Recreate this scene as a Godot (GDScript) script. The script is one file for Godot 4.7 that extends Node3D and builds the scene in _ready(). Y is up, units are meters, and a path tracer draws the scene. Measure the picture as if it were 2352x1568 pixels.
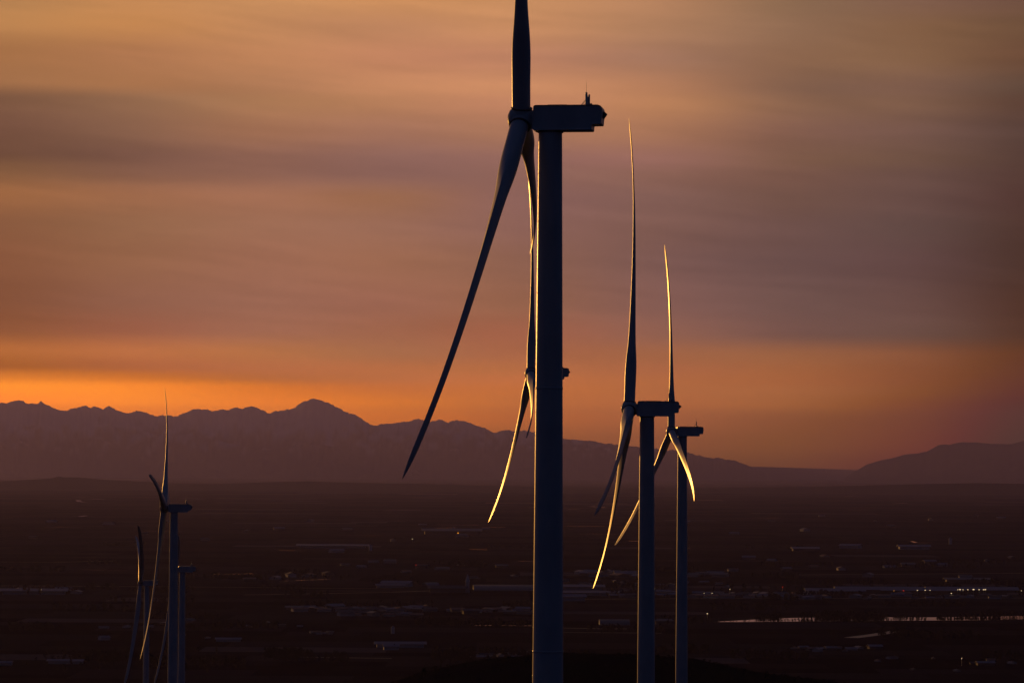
extends Node3D
# A wind farm at dusk, seen with a long lens from a ridge: seven turbines before a wide dark plain, far snowy mountains and a glowing cloudy sky.

const EYE_F := 8368.0          # focal length in units of a 2352 wide frame
const PITCH := 1.9916          # degrees
const ROLL := 0.3
const PLAIN := -160.0          # height of the plain below the eye
const HAZE := 0.0000155
const HAZE_TOP := 1250.0
const SUN_AZ := -19.5
const SUN_EL := 3.0

var look := Basis()
var used := {}
var M := {}
var rng := RandomNumberGenerator.new()

# ---------------------------------------------------------------- small helpers
func lin(r: float, g: float, b: float) -> Color:
	return Color(r, g, b).linear_to_srgb()

func numbered(called: String) -> String:
	var n: int = used.get(called, 0)
	used[called] = n + 1
	return called if n == 0 else "%s_%03d" % [called, n]

func tag(o: Node, label := "", category := "", group := "", kind := "") -> Node:
	if label: o.set_meta("label", label)
	if category: o.set_meta("category", category)
	if group: o.set_meta("group", group)
	if kind: o.set_meta("kind", kind)
	return o

func base(called: String, where: Vector3, turn := 0.0) -> Node3D:
	var o := Node3D.new()
	o.name = numbered(called)
	add_child(o)
	o.position = where
	o.rotation.y = turn
	return o

func part(called: String, mesh: Mesh, m: Material, parent: Node) -> MeshInstance3D:
	var o := MeshInstance3D.new()
	o.name = numbered(called) if parent == self else called
	o.mesh = mesh
	o.material_override = m
	parent.add_child(o, true)
	return o

func begin() -> SurfaceTool:
	var st := SurfaceTool.new()
	st.begin(Mesh.PRIMITIVE_TRIANGLES)
	return st

func quad(st: SurfaceTool, a: Vector3, b: Vector3, c: Vector3, d: Vector3) -> void:
	for p in [a, b, c, a, c, d]:
		st.add_vertex(p)

# rows of points joined into a skin; flip turns it inside out
func skin(st: SurfaceTool, rows: Array, closed := true, flip := false) -> void:
	for i in rows.size() - 1:
		var n: int = rows[i].size()
		for j in (n if closed else n - 1):
			var k := (j + 1) % n
			if flip: quad(st, rows[i][j], rows[i][k], rows[i + 1][k], rows[i + 1][j])
			else: quad(st, rows[i][j], rows[i + 1][j], rows[i + 1][k], rows[i][k])

func fan(st: SurfaceTool, ring: Array, flip := false) -> void:
	var c := Vector3.ZERO
	for p in ring: c += p
	c /= ring.size()
	for j in ring.size():
		var k := (j + 1) % ring.size()
		if flip:
			st.add_vertex(c); st.add_vertex(ring[k]); st.add_vertex(ring[j])
		else:
			st.add_vertex(c); st.add_vertex(ring[j]); st.add_vertex(ring[k])

func finish(st: SurfaceTool) -> ArrayMesh:
	st.index()
	st.generate_normals()
	return st.commit()

# turned shape about y; profile of (radius, height) upwards
func lathe(st: SurfaceTool, profile: Array, sides: int, xf := Transform3D()) -> void:
	var rows := []
	for p in profile:
		var ring := []
		for j in sides:
			var a := TAU * j / sides
			ring.append(xf * Vector3(cos(a) * p.x, p.y, sin(a) * p.x))
		rows.append(ring)
	st.set_smooth_group(0)
	skin(st, rows)
	st.set_smooth_group(1)
	if profile[0].x > 0.001: fan(st, rows[0], false)
	if profile[-1].x > 0.001: fan(st, rows[-1], true)

func tube(st: SurfaceTool, a: Vector3, b: Vector3, r: float, sides := 8) -> void:
	var up := (b - a).normalized()
	var side := up.cross(Vector3(0.31, 0.2, 0.93)).normalized()
	var xf := Transform3D(Basis(side, up, side.cross(up)), a)
	lathe(st, [Vector2(r, 0), Vector2(r, (b - a).length())], sides, xf)

func box(st: SurfaceTool, c: Vector3, s: Vector3, bevel := 0.0, xf := Transform3D()) -> void:
	var h := s / 2
	var e := bevel
	st.set_smooth_group(-1)
	if e <= 0.0:
		for f in [[Vector3.RIGHT, Vector3.UP, Vector3.BACK], [Vector3.LEFT, Vector3.UP, Vector3.FORWARD], [Vector3.UP, Vector3.BACK, Vector3.RIGHT], [Vector3.DOWN, Vector3.FORWARD, Vector3.RIGHT], [Vector3.BACK, Vector3.UP, Vector3.LEFT], [Vector3.FORWARD, Vector3.UP, Vector3.RIGHT]]:
			var n: Vector3 = f[0]
			var u: Vector3 = f[1]
			var v: Vector3 = n.cross(u)
			var q := []
			for w in [[-1, -1], [1, -1], [1, 1], [-1, 1]]:
				q.append(xf * (c + (n + u * w[0] + v * w[1]) * h))
			quad(st, q[0], q[3], q[2], q[1])
		return
	# octagon section, chamfered at both ends
	var rows := []
	for lv in [[-h.y, e], [-h.y + e, 0.0], [h.y - e, 0.0], [h.y, e]]:
		var i: float = lv[1]
		var x: float = h.x - i
		var z: float = h.z - i
		var y: float = lv[0]
		var ring := []
		for p in [Vector2(x, -z + e), Vector2(x, z - e), Vector2(x - e, z), Vector2(-x + e, z), Vector2(-x, z - e), Vector2(-x, -z + e), Vector2(-x + e, -z), Vector2(x - e, -z)]:
			ring.append(xf * (c + Vector3(p.x, y, p.y)))
		rows.append(ring)
	skin(st, rows)
	fan(st, rows[0], false)
	fan(st, rows[-1], true)

# from a place in the frame to a direction, and to a point on the plain
func ray(u: float, v: float) -> Vector3:
	return (look * Vector3((u - 1176.0) / EYE_F, -(v - 784.0) / EYE_F, -1.0)).normalized()

func ground_at(u: float, v: float, up := 0.0) -> Vector3:
	var d := ray(u, v)
	var p := d * (PLAIN / d.y)
	p.y = PLAIN + up
	return p

# ---------------------------------------------------------------- sky
const SKY_U := [0.0, 300.0, 600.0, 900.0, 1176.0, 1500.0, 1800.0, 2100.0, 2352.0]
const SKY_ROWS := {
	0: "b1804f c08753 c78e5b c98e5b c78e5e b6845d 8f6d50 805f4a 6f5140",
	60: "bb844f c0854f bd8557 ba835b c2895d ae7f5b 916d51 846145 71533c",
	130: "a67247 af784f c08559 c2855f b9805f a2765b 8d684d 866347 6f4f3a",
	200: "a06f48 a8744c ae7a54 c4885e cb8d62 b47e59 87644d 7d5d4a 624b3c",
	235: "7e5a42 926a4c a87852 b47e58 c08460 ba8259 8d674d 7d5d48 604638",
	300: "765340 88624a a07052 a27258 a87658 a87657 85604d 76584a 5d463c",
	365: "6c4c3a 765444 8a6250 90685a 92685a 966a5b 7e5c49 705444 594238",
	400: "805a3e 825c48 8a6250 8c6558 8e6658 8c6555 795849 6c5146 584037",
	455: "9c6842 9c6a4a a06e52 96684c 8c6458 846155 745649 694f46 573e36",
	520: "865a3e 906548 9a6c52 966a54 8c6456 7f5d51 70544b 654e46 543d34",
	600: "84563c 926448 9c6b52 9a6a50 8e6450 7c5b51 6c524b 634a44 513b32",
	700: "80523a 8e604a 986852 986650 90624a 825d51 72564d 6a4f46 573d32",
	765: "8a563a 965e46 9c6850 9c664c a0644a 8e614f 76564b 6c5146 5a3f33",
	812: "b06a3c b87046 b07048 a46c4c a6684a a06749 996446 89583f 6a4431",
	850: "a05e34 aa6442 b26c48 b46e48 b26e48 aa6949 a16544 89563d 6a4431",
	872: "d47a2a c87236 b26a42 b66e48 bc7048 ae6b47 a36544 88553d 694330",
	893: "ff9412 f88c22 d67838 c27042 be7044 ae6b47 a36746 86553c 67422f",
	925: "ff8a14 f48a24 e27e38 ce763e b96e44 ac6947 9e6444 7f5039 62402e",
	960: "e07c2a e07a30 d67838 c8703e b46841 a26345 8c5941 784c37 5f3e2f",
	1010: "a86434 b06838 a86840 a4643e 9a5e40 8e5942 83553e 754937 5b3b2d",
	1070: "8a5836 8e5a38 8a583c 88583e 805440 7a5140 744d3c 684133 533429",
}

func sky_grid() -> Array:
	var g := []
	for v in SKY_ROWS:
		var row := []
		for s in SKY_ROWS[v].split(" "):
			row.append(Color.html(s).srgb_to_linear())
		g.append([float(v), row])
	return g

func cub(a: Color, b: Color, c: Color, d: Color, t: float) -> Color:
	return b + (c - a) * 0.5 * t + (a - b * 2.5 + c * 2.0 - d * 0.5) * t * t + (b * 1.5 - a * 0.5 - c * 1.5 + d * 0.5) * t * t * t

func grid_row(row: Array, u: float) -> Color:
	var i := 0
	while i < 7 and u > SKY_U[i + 1]: i += 1
	var t := clampf((u - SKY_U[i]) / (SKY_U[i + 1] - SKY_U[i]), 0.0, 1.0)
	return cub(row[maxi(i - 1, 0)], row[i], row[i + 1], row[mini(i + 2, 8)], t)

func grid_color(g: Array, u: float, v: float) -> Color:
	v = clampf(v, 0.0, 1069.9)
	var i := 0
	while i < g.size() - 2 and v > g[i + 1][0]: i += 1
	var t: float = (v - g[i][0]) / (g[i + 1][0] - g[i][0])
	t = t * t * (3.0 - 2.0 * t) * 0.6 + t * 0.4
	return grid_row(g[i][1], u).lerp(grid_row(g[i + 1][1], u), t)

# the open sky in linear light; az and el in degrees, az from the camera's heading
func open_sky(az: float, el: float) -> Color:
	var d := absf(wrapf(az - SUN_AZ, -180.0, 180.0))
	var near := exp(-pow(d / 20.0, 2.0) - pow((el - 1.0) / 9.0, 2.0))
	var wide := exp(-pow(d / 34.0, 2.0) - pow(el / 20.0, 2.0))
	var rest := 0.5 + 0.5 * cos(deg_to_rad(d))
	var c := Color(0.0055, 0.0110, 0.032) + Color(0.008, 0.010, 0.018) * rest
	c += Color(0.42, 0.19, 0.075) * wide + Color(0.35, 0.13, 0.025) * near
	return c

func make_sky() -> ImageTexture:
	var grid := sky_grid()
	var wisps := FastNoiseLite.new()
	wisps.seed = 11
	wisps.frequency = 1.0
	wisps.fractal_octaves = 4
	var coarse := Image.create_empty(1024, 512, false, Image.FORMAT_RGBAF)
	for y in 512:
		var el := 90.0 - (y + 0.5) / 512.0 * 180.0
		if el < -3.0: continue
		for x in 1024:
			coarse.set_pixel(x, y, sky_color(grid, wisps, wrapf((x + 0.5) / 1024.0 * 360.0, -180.0, 180.0), maxf(el, 0.0)))
	coarse.resize(4096, 4096, Image.INTERPOLATE_CUBIC)
	for y in range(1600, 2048):
		var el := 90.0 - (y + 0.5) / 4096.0 * 180.0
		for x in range(-248, 248):
			coarse.set_pixel(posmod(x, 4096), y, sky_color(grid, wisps, (x + 0.5) / 4096.0 * 360.0, el))
	return ImageTexture.create_from_image(coarse)

func sky_color(grid: Array, wisps: FastNoiseLite, az: float, el: float) -> Color:
	var open := open_sky(az, el)
	# streaks of thin cloud: long, sloping down to the right
	var s := el + az * 0.085 + 0.25 * wisps.get_noise_3d(az * 0.12, el * 0.5, 20.0)
	var n := wisps.get_noise_3d(az * 0.10, s * 1.6, 3.0) * 0.45 + wisps.get_noise_3d(az * 0.24, s * 4.2, 9.0) * 0.4 + wisps.get_noise_3d(az * 0.5, s * 9.0, 15.0) * 0.3
	var w := clampf(1.0 - (absf(az) - 8.5) / 16.0, 0.0, 1.0) * clampf(1.0 - (el - 7.6) / 14.0, 0.0, 1.0)
	w = w * w * (3.0 - 2.0 * w)
	var c := open * (1.0 + n * 0.45)
	if w > 0.0:
		var tan_az := tan(deg_to_rad(clampf(az, -12.0, 12.0)))
		var u := 1176.0 + tan_az * EYE_F
		var v := 1075.0 - tan(deg_to_rad(el)) * EYE_F
		var seen := grid_color(grid, u, v) * (1.0 + n * 0.18 * smoothstep(0.8, 2.6, el))
		seen = Color(seen.r, seen.g * 0.985, seen.b * (1.0 + 0.07 * smoothstep(1.2, 2.4, el)))
		# what the haze in front of it takes and adds
		var far := minf(HAZE_TOP / maxf(sin(deg_to_rad(el)), 0.001), 72000.0)
		var t := exp(-HAZE * far)
		var air := Color(0.14, 0.075, 0.07) * (1.0 - t)
		c = c.lerp(Color(maxf(seen.r - air.r, 0.01), maxf(seen.g - air.g, 0.006), maxf(seen.b - air.b, 0.002)) * (1.0 / t), w)
	return Color(maxf(c.r, 0.0), maxf(c.g, 0.0), maxf(c.b, 0.0), 1.0)

# ---------------------------------------------------------------- materials
func paint(c: Color, rough: float, metal := 0.0, spec := 0.5) -> StandardMaterial3D:
	var m := StandardMaterial3D.new()
	m.albedo_color = c
	m.roughness = rough
	m.metallic = metal
	m.metallic_specular = spec
	return m

func vertex_paint(rough: float) -> StandardMaterial3D:
	var m := paint(Color.WHITE, rough)
	m.vertex_color_use_as_albedo = true
	m.specular_mode = BaseMaterial3D.SPECULAR_DISABLED
	return m

func make_materials() -> void:
	var fade := NoiseTexture2D.new()
	var nz := FastNoiseLite.new()
	nz.seed = 5
	nz.frequency = 0.012
	nz.fractal_octaves = 5
	fade.noise = nz
	fade.width = 256
	fade.height = 256
	fade.seamless = true
	var ramp := Gradient.new()
	ramp.set_color(0, lin(0.42, 0.43, 0.45))
	ramp.set_color(1, lin(0.52, 0.53, 0.55))
	fade.color_ramp = ramp
	var coat := paint(Color.WHITE, 0.36, 0.0, 0.45)
	coat.albedo_texture = fade
	coat.uv1_triplanar = true
	coat.uv1_scale = Vector3(0.13, 0.05, 0.13)
	M.coat = coat
	M.hub = paint(lin(0.45, 0.46, 0.48), 0.42)
	M.dark = paint(lin(0.06, 0.06, 0.065), 0.5)
	M.steel = paint(lin(0.45, 0.45, 0.44), 0.38, 0.85)
	M.land = vertex_paint(0.95)
	M.rock = vertex_paint(0.9)
	M.hill = vertex_paint(1.0)
	M.water = paint(lin(0.012, 0.014, 0.016), 0.04)
	M.bark = paint(lin(0.05, 0.04, 0.03), 0.9)
	M.leaf = paint(lin(0.02, 0.023, 0.014), 0.9, 0.0, 0.1)
	M.rust = paint(lin(0.11, 0.04, 0.022), 0.9, 0.0, 0.1)
	M.sage = paint(lin(0.014, 0.015, 0.011), 0.9, 0.0, 0.0)
	M.walls = [paint(lin(0.26, 0.25, 0.24), 0.85), paint(lin(0.14, 0.11, 0.09), 0.85), paint(lin(0.40, 0.40, 0.40), 0.8)]
	M.roofs = [paint(lin(0.06, 0.06, 0.065), 0.8), paint(lin(0.20, 0.17, 0.15), 0.7), paint(lin(0.16, 0.165, 0.21), 0.6, 0.1), paint(lin(0.26, 0.12, 0.08), 0.7)]
	M.track = paint(lin(0.32, 0.27, 0.21), 0.6)
	for k in [["lamp_white", Color(1.0, 0.86, 0.66)], ["lamp_amber", Color(1.0, 0.62, 0.16)], ["lamp_red", Color(1.0, 0.2, 0.06)]]:
		var m := paint(Color.BLACK, 0.5)
		m.emission_enabled = true
		m.emission = k[1]
		m.emission_energy_multiplier = 1.0
		M[k[0]] = m

# ---------------------------------------------------------------- the wind turbines
const BLADE := 50.0
const HUB_RISE := 1.27        # hub above the tower's top
const OVERHANG := 2.97

func blade_mesh(pitch := 0.0) -> ArrayMesh:
	# along +y, trailing edge towards +x before twist, suction side towards +z (upwind is -z)
	var st := begin()
	st.set_smooth_group(0)
	var rows := []
	var stations := []
	var r := 1.15
	while r < BLADE - 0.05:
		stations.append(r)
		r += 0.55 if r < 14.0 else (1.4 if r < 44.0 else 0.5)
	stations.append(BLADE - 0.02)
	for s in stations:
		var root: float = smoothstep(2.0, 12.0, s)           # 0 round, 1 wing section
		var chord: float
		if s < 11.0: chord = lerpf(1.87, 2.45, smoothstep(3.0, 11.0, s))
		else: chord = lerpf(2.45, 1.30, pow((s - 11.0) / 36.0, 0.85)) if s < 47.0 else 1.30
		if s > 45.0: chord *= pow(maxf(1.0 - pow((s - 45.0) / 5.02, 2.2), 0.002), 0.8)
		var thick: float = lerpf(1.0, 0.50, root)
		if s > 12.0: thick = lerpf(0.50, 0.15, pow(clampf((s - 12.0) / 28.0, 0.0, 1.0), 0.75))
		var twist: float = deg_to_rad(10.0 * pow(clampf(1.0 - s / 48.0, 0.0, 1.0), 1.3) - 3.5 + pitch) * smoothstep(1.5, 10.0, s)
		var axis: float = lerpf(0.5, 0.34, root)
		var q: float = s / BLADE
		var bend: float = BLADE * (0.045 * q + 0.035 * pow(q, 4.0))
		var ring := []
		for j in 28:
			var a := TAU * j / 28.0
			var round_p := Vector2(0.5 - 0.5 * cos(a), 0.5 * sin(a)) # x from the leading edge
			var x := 0.5 - 0.5 * cos(a)
			var half := 2.6 * (0.2969 * sqrt(x) - 0.126 * x - 0.3516 * x * x + 0.2843 * x * x * x - 0.1036 * x * x * x * x) * thick * 2.0
			var camber := 0.035 * 4.0 * x * (1.0 - x)
			var wing := Vector2(x, -camber + (half if sin(a) > 0.0 else -half))
			if absf(sin(a)) < 0.0001: wing = Vector2(x, -camber)
			var p: Vector2 = Vector2(round_p.x, round_p.y).lerp(wing, root)
			p = (p - Vector2(axis, 0.0)) * chord
			p = p.rotated(-twist)
			ring.append(Vector3(p.x, s, -p.y - bend))
		rows.append(ring)
	skin(st, rows, true, true)
	st.set_smooth_group(1)
	fan(st, rows[-1], false)
	fan(st, rows[0], true)
	return finish(st)

func tower_mesh() -> ArrayMesh:
	var st := begin()
	var radius := func(y: float) -> float: return lerpf(1.70, 1.18, clampf(y / 80.0, 0.0, 1.0))
	var prof := []
	for k in 21: prof.append(Vector2(radius.call(k * 3.94), k * 3.94))
	lathe(st, prof, 56)
	for k in range(1, 33):                                     # weld beads between the rolled plates
		var y := k * 2.4
		var r: float = radius.call(y)
		var bead := []
		for q in [[-0.03, -0.002], [-0.012, 0.013], [0.012, 0.013], [0.03, -0.002]]: bead.append(Vector2(r + q[1], y + q[0]))
		var rows := []
		for p in bead:
			var ring := []
			for j in 56: ring.append(Vector3(cos(TAU * j / 56) * p.x, p.y, sin(TAU * j / 56) * p.x))
			rows.append(ring)
		st.set_smooth_group(1 + k)
		skin(st, rows)
	return finish(st)

func nacelle_mesh() -> ArrayMesh:
	# x away from the rotor, from the tower's axis; y from the hub's height
	var st := begin()
	st.set_smooth_group(-1)
	var outline := [Vector2(-1.74, -1.04), Vector2(-1.70, -1.17), Vector2(-1.62, -1.24), Vector2(-1.48, -1.26), Vector2(4.22, -1.26), Vector2(4.30, -1.19), Vector2(4.33, -0.72), Vector2(4.42, -0.70), Vector2(5.20, -0.68), Vector2(5.27, -0.60), Vector2(5.36, 0.30), Vector2(5.37, 0.78), Vector2(5.33, 0.98), Vector2(5.22, 1.12), Vector2(5.02, 1.22), Vector2(4.80, 1.25), Vector2(-1.30, 1.25), Vector2(-1.47, 1.22), Vector2(-1.57, 1.13), Vector2(-1.60, 1.0)]
	var rows := []
	for k in [[-1.32, 0.14], [-1.42, 0.05], [-1.46, 0.0], [1.46, 0.0], [1.42, 0.05], [1.32, 0.14]]:
		var ring := []
		for i in outline.size():
			var p: Vector2 = outline[i]
			var a: Vector2 = (outline[(i + 1) % outline.size()] - p).normalized()
			var b: Vector2 = (p - outline[i - 1]).normalized()
			var inward: Vector2 = (Vector2(-a.y, a.x) + Vector2(-b.y, b.x)).normalized()
			p += inward * k[1]
			ring.append(Vector3(p.x, p.y, k[0]))
		rows.append(ring)
	skin(st, rows)
	# flat sides, cut into triangles
	for side in [0, rows.size() - 1]:
		var flat := PackedVector2Array()
		for p in rows[side]: flat.append(Vector2(p.x, p.y))
		var tri := Geometry2D.triangulate_polygon(flat)
		for i in range(0, tri.size(), 3):
			var order := [tri[i], tri[i + 1], tri[i + 2]]
			var n: Vector3 = (rows[side][order[1]] - rows[side][order[0]]).cross(rows[side][order[2]] - rows[side][order[0]])
			if (n.z > 0.0) == (side > 0): order.reverse()
			for k in order: st.add_vertex(rows[side][k])
	return finish(st)

func make_turbine() -> Node3D:
	# origin at the tower's foot; upwind is -x
	var t := base("wind_turbine", Vector3.ZERO)
	var tower := part("tower", tower_mesh(), M.coat, t)
	for y in [26.4, 52.8]:
		var st := begin()
		var r: float = lerpf(1.70, 1.18, y / 80.0)
		lathe(st, [Vector2(r + 0.005, y - 0.11), Vector2(r + 0.035, y - 0.09), Vector2(r + 0.035, y + 0.09), Vector2(r + 0.005, y + 0.11)], 56)
		part("flange_ring", finish(st), M.coat, tower)
	var top := 80.0
	var st := begin()
	lathe(st, [Vector2(1.32, 80.0 - HUB_RISE - 0.16), Vector2(1.32, 80.0 - HUB_RISE - 0.02)], 48)
	part("yaw_ring", finish(st), M.dark, tower)
	var nac := part("nacelle", nacelle_mesh(), M.coat, t)
	nac.position.y = top
	for z in [-0.95, 0.95]:
		st = begin()
		tube(st, Vector3(-0.15, 1.33, z), Vector3(1.75, 1.33, z), 0.016)
		for x in [-0.1, 0.5, 1.1, 1.7]: tube(st, Vector3(x, 1.24, z), Vector3(x, 1.33, z), 0.014)
		part("roof_rail", finish(st), M.steel, nac)
	for b in [[-0.62, 0.56, 0.06], [2.02, 0.44, 0.06], [4.22, 0.46, 0.055], [-1.22, 0.12, 0.05], [3.1, 0.25, 0.04]]:
		st = begin()
		box(st, Vector3(b[0], 1.25 + b[2] / 2, 0.1), Vector3(b[1], b[2], 1.5), 0.015)
		part("roof_hatch", finish(st), M.hub, nac)
	# tail cone over the cooling outlet
	st = begin()
	st.set_smooth_group(-1)
	var a := [Vector3(5.10, 0.70, -0.75), Vector3(5.10, 0.70, 0.75), Vector3(5.10, -0.10, 0.75), Vector3(5.10, -0.10, -0.75)]
	var b2 := [Vector3(5.40, 0.64, -0.62), Vector3(5.40, 0.64, 0.62), Vector3(5.40, -0.02, 0.62), Vector3(5.40, -0.02, -0.62)]
	var b3 := [Vector3(5.62, 0.54, -0.4), Vector3(5.62, 0.54, 0.4), Vector3(5.60, 0.20, 0.4), Vector3(5.60, 0.20, -0.4)]
	var b4 := [Vector3(5.76, 0.42, -0.12), Vector3(5.76, 0.42, 0.12), Vector3(5.76, 0.38, 0.12), Vector3(5.76, 0.38, -0.12)]
	skin(st, [a, b2, b3, b4], true, true)
	fan(st, b4, false)
	part("tail_cone", finish(st), M.dark, nac)
	# vertical seams between the shell's panels
	for x in [0.35, 2.6]:
		for z in [-1.463, 1.463]:
			st = begin()
			box(st, Vector3(x, 0.0, z), Vector3(0.035, 2.2, 0.012))
			part("panel_seam", finish(st), M.hub, nac)
	# mast with the weather sensors and the lightning rod
	var mast := base("sensor_mast", Vector3.ZERO)
	remove_child(mast)
	mast.name = "sensor_mast"
	t.add_child(mast, true)
	mast.position.y = top
	for p in [[3.67, 0.115, 1.26, 0.32], [3.89, 0.095, 1.10, -0.30]]:
		st = begin()
		lathe(st, [Vector2(p[1], 1.23), Vector2(p[1], 1.23 + p[2] * 0.93), Vector2(p[1] * 0.5, 1.23 + p[2] * 0.96), Vector2(p[1] * 1.25, 1.23 + p[2]), Vector2(p[1] * 1.1, 1.27 + p[2]), Vector2(p[1] * 0.45, 1.36 + p[2])], 14, Transform3D(Basis(), Vector3(p[0], 0, p[3])))
		part("post", finish(st), M.steel, mast)
	st = begin()
	box(st, Vector3(3.78, 1.72, 0.0), Vector3(0.07, 0.9, 0.5), 0.01)
	part("sensor_panel", finish(st), M.steel, mast)
	st = begin()
	lathe(st, [Vector2(0.018, 2.55), Vector2(0.014, 3.3), Vector2(0.006, 3.75)], 8, Transform3D(Basis(), Vector3(3.66, 0, 0.32)))
	part("lightning_rod", finish(st), M.steel, mast)
	for z in [0.32, -0.30]:
		st = begin()
		tube(st, Vector3(3.06, 1.24, z), Vector3(3.62, 1.90, z), 0.025)
		part("brace", finish(st), M.steel, mast)
	st = begin()
	tube(st, Vector3(3.30, 1.24, 0.3), Vector3(3.66, 1.56, 0.3), 0.022)
	part("brace", finish(st), M.steel, mast)
	for y in [1.5, 1.95, 2.25]:
		st = begin()
		tube(st, Vector3(3.66, y, 0.32), Vector3(3.90, y, -0.30), 0.03)
		part("cross_bar", finish(st), M.steel, mast)
	st = begin()
	lathe(st, [Vector2(0.10, 1.25), Vector2(0.12, 1.32), Vector2(0.12, 1.46), Vector2(0.05, 1.52)], 14, Transform3D(Basis(), Vector3(4.12, 0, 0)))
	part("warning_beacon", finish(st), M.dark, mast)
	# hub, turned about the tilted shaft
	var tilt := Basis(Vector3.BACK, deg_to_rad(-4.3))
	var centre := Vector3(-OVERHANG, top, 0)
	st = begin()
	var turn := Basis(Vector3.BACK, deg_to_rad(90))   # the lathe's y becomes -x
	lathe(st, [Vector2(0.92, -1.45), Vector2(0.95, -1.0), Vector2(1.10, -0.95), Vector2(1.20, -0.75), Vector2(1.22, 0.35), Vector2(1.15, 0.75), Vector2(0.98, 1.05), Vector2(0.74, 1.22), Vector2(0.55, 1.27)], 40, Transform3D(turn, Vector3.ZERO))
	var hub := part("hub", finish(st), M.hub, t)
	hub.transform = Transform3D(tilt, centre)
	st = begin()
	lathe(st, [Vector2(0.50, 1.26), Vector2(0.50, 1.31), Vector2(0.42, 1.34), Vector2(0.001, 1.36)], 28, Transform3D(turn, Vector3.ZERO))
	part("nose_cover", finish(st), M.coat, hub)
	var wing := blade_mesh()
	var socket := begin()
	lathe(socket, [Vector2(1.10, 0.30), Vector2(1.06, 0.98), Vector2(1.04, 1.02)], 40)
	var socket_mesh := finish(socket)
	var ring := begin()
	lathe(ring, [Vector2(1.07, 1.00), Vector2(1.09, 1.03), Vector2(1.09, 1.13), Vector2(1.05, 1.16), Vector2(0.95, 1.17)], 40)
	var ring_mesh := finish(ring)
	for k in 3:
		var w := part("blade", wing, M.coat, t)
		part("blade_socket", socket_mesh, M.hub, w)
		part("root_flange", ring_mesh, M.dark, w)
	return t

func blade_basis(azimuth: float) -> Basis:
	# azimuth 0 points at +z, 90 up; it turns clockwise as seen from upwind
	var a := deg_to_rad(azimuth)
	var span := Vector3(0, sin(a), cos(a))
	var trailing := Vector3(0, cos(a), -sin(a))
	return Basis(Vector3.BACK, deg_to_rad(-4.3)) * Basis(trailing, span, trailing.cross(span))

func set_turbine(t: Node3D, hub: Vector3, yaw: float, azimuth: float) -> void:
	var turn := Basis(Vector3.UP, deg_to_rad(yaw))
	var foot := hub - turn * Vector3(-OVERHANG, 80.0, 0)
	t.transform = Transform3D(turn, foot)
	var k := 0
	for c in t.get_children():
		if String(c.name).begins_with("blade"):
			c.transform = Transform3D(blade_basis(azimuth - 120.0 * k), Vector3(-OVERHANG, 80.0, 0))
			k += 1

const TURBINES := [
	[0.82, 35.25, -366.83, -7.01, 72.7, "nearest and tallest wind turbine, its upper blade cut by the top of the picture"],
	[4.22, 20.90, -804.09, 4.66, 102.5, "wind turbine hidden behind the nearest tower, only blades and the nacelle's tail showing"],
	[19.67, 10.04, -608.47, -1.88, 99.3, "second largest wind turbine, just right of the nearest one, two lower blades almost aligned"],
	[42.05, 9.89, -957.42, 11.12, 98.5, "rightmost wind turbine, its two lower blades spread in an inverted V"],
	[-105.74, -12.69, -1110.48, 3.87, 131.4, "largest wind turbine of the left group, one blade tip reaching the orange glow"],
	[-178.67, -56.25, -1759.87, 6.30, 34.2, "leftmost and smallest wind turbine, two blades raised close together"],
	[-137.19, -41.90, -1489.48, 9.63, 136.9, "small low wind turbine half hidden behind the left group's largest tower"],
]

# ---------------------------------------------------------------- land
var bumps := []

func hill_base(x: float, z: float) -> float:
	var d := -z
	var prof := [[-400.0, -6.0], [0.0, -1.75], [60.0, -6.5], [150.0, -17.0], [367.0, -45.0], [608.0, -71.0], [957.0, -86.0], [1110.0, -93.0], [1490.0, -122.0], [1770.0, -137.0], [2300.0, -158.5], [2700.0, -166.0]]
	var y: float = -166.0
	for i in prof.size() - 1:
		if d >= prof[i][0] and d <= prof[i + 1][0]:
			y = lerpf(prof[i][1], prof[i + 1][1], (d - prof[i][0]) / (prof[i + 1][0] - prof[i][0]))
	# the rounded dark knoll beyond the right-hand towers
	var u := 1176.0 + x / 1250.0 * EYE_F
	var crest := 0.0
	var line := [[700.0, 1640.0], [930.0, 1566.0], [985.0, 1541.0], [1100.0, 1523.0], [1200.0, 1513.0], [1290.0, 1505.0], [1460.0, 1507.0], [1560.0, 1512.0], [1640.0, 1522.0], [1700.0, 1540.0], [1780.0, 1556.0], [1950.0, 1572.0], [2300.0, 1660.0]]
	for i in line.size() - 1:
		if u >= line[i][0] and u <= line[i + 1][0]:
			var v: float = lerpf(line[i][1], line[i + 1][1], (u - line[i][0]) / (line[i + 1][0] - line[i][0]))
			crest = -(v - 1075.0 + (u - 1176.0) * -0.0052) / EYE_F * 1250.0
	if crest < -1.0:
		var k := exp(-pow((d - 1250.0) / (170.0 if d < 1250.0 else 260.0), 2.0))
		y = lerpf(y, maxf(crest, y), k)
	var side := smoothstep(420.0, 950.0, absf(x + 60.0))
	return lerpf(y, -168.0, side)

func hill_height(x: float, z: float) -> float:
	var y := hill_base(x, z)
	for b in bumps:
		y += b[2] * exp(-(pow(x - b[0], 2.0) + pow(z - b[1], 2.0)) / 3200.0)
	return y

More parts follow.
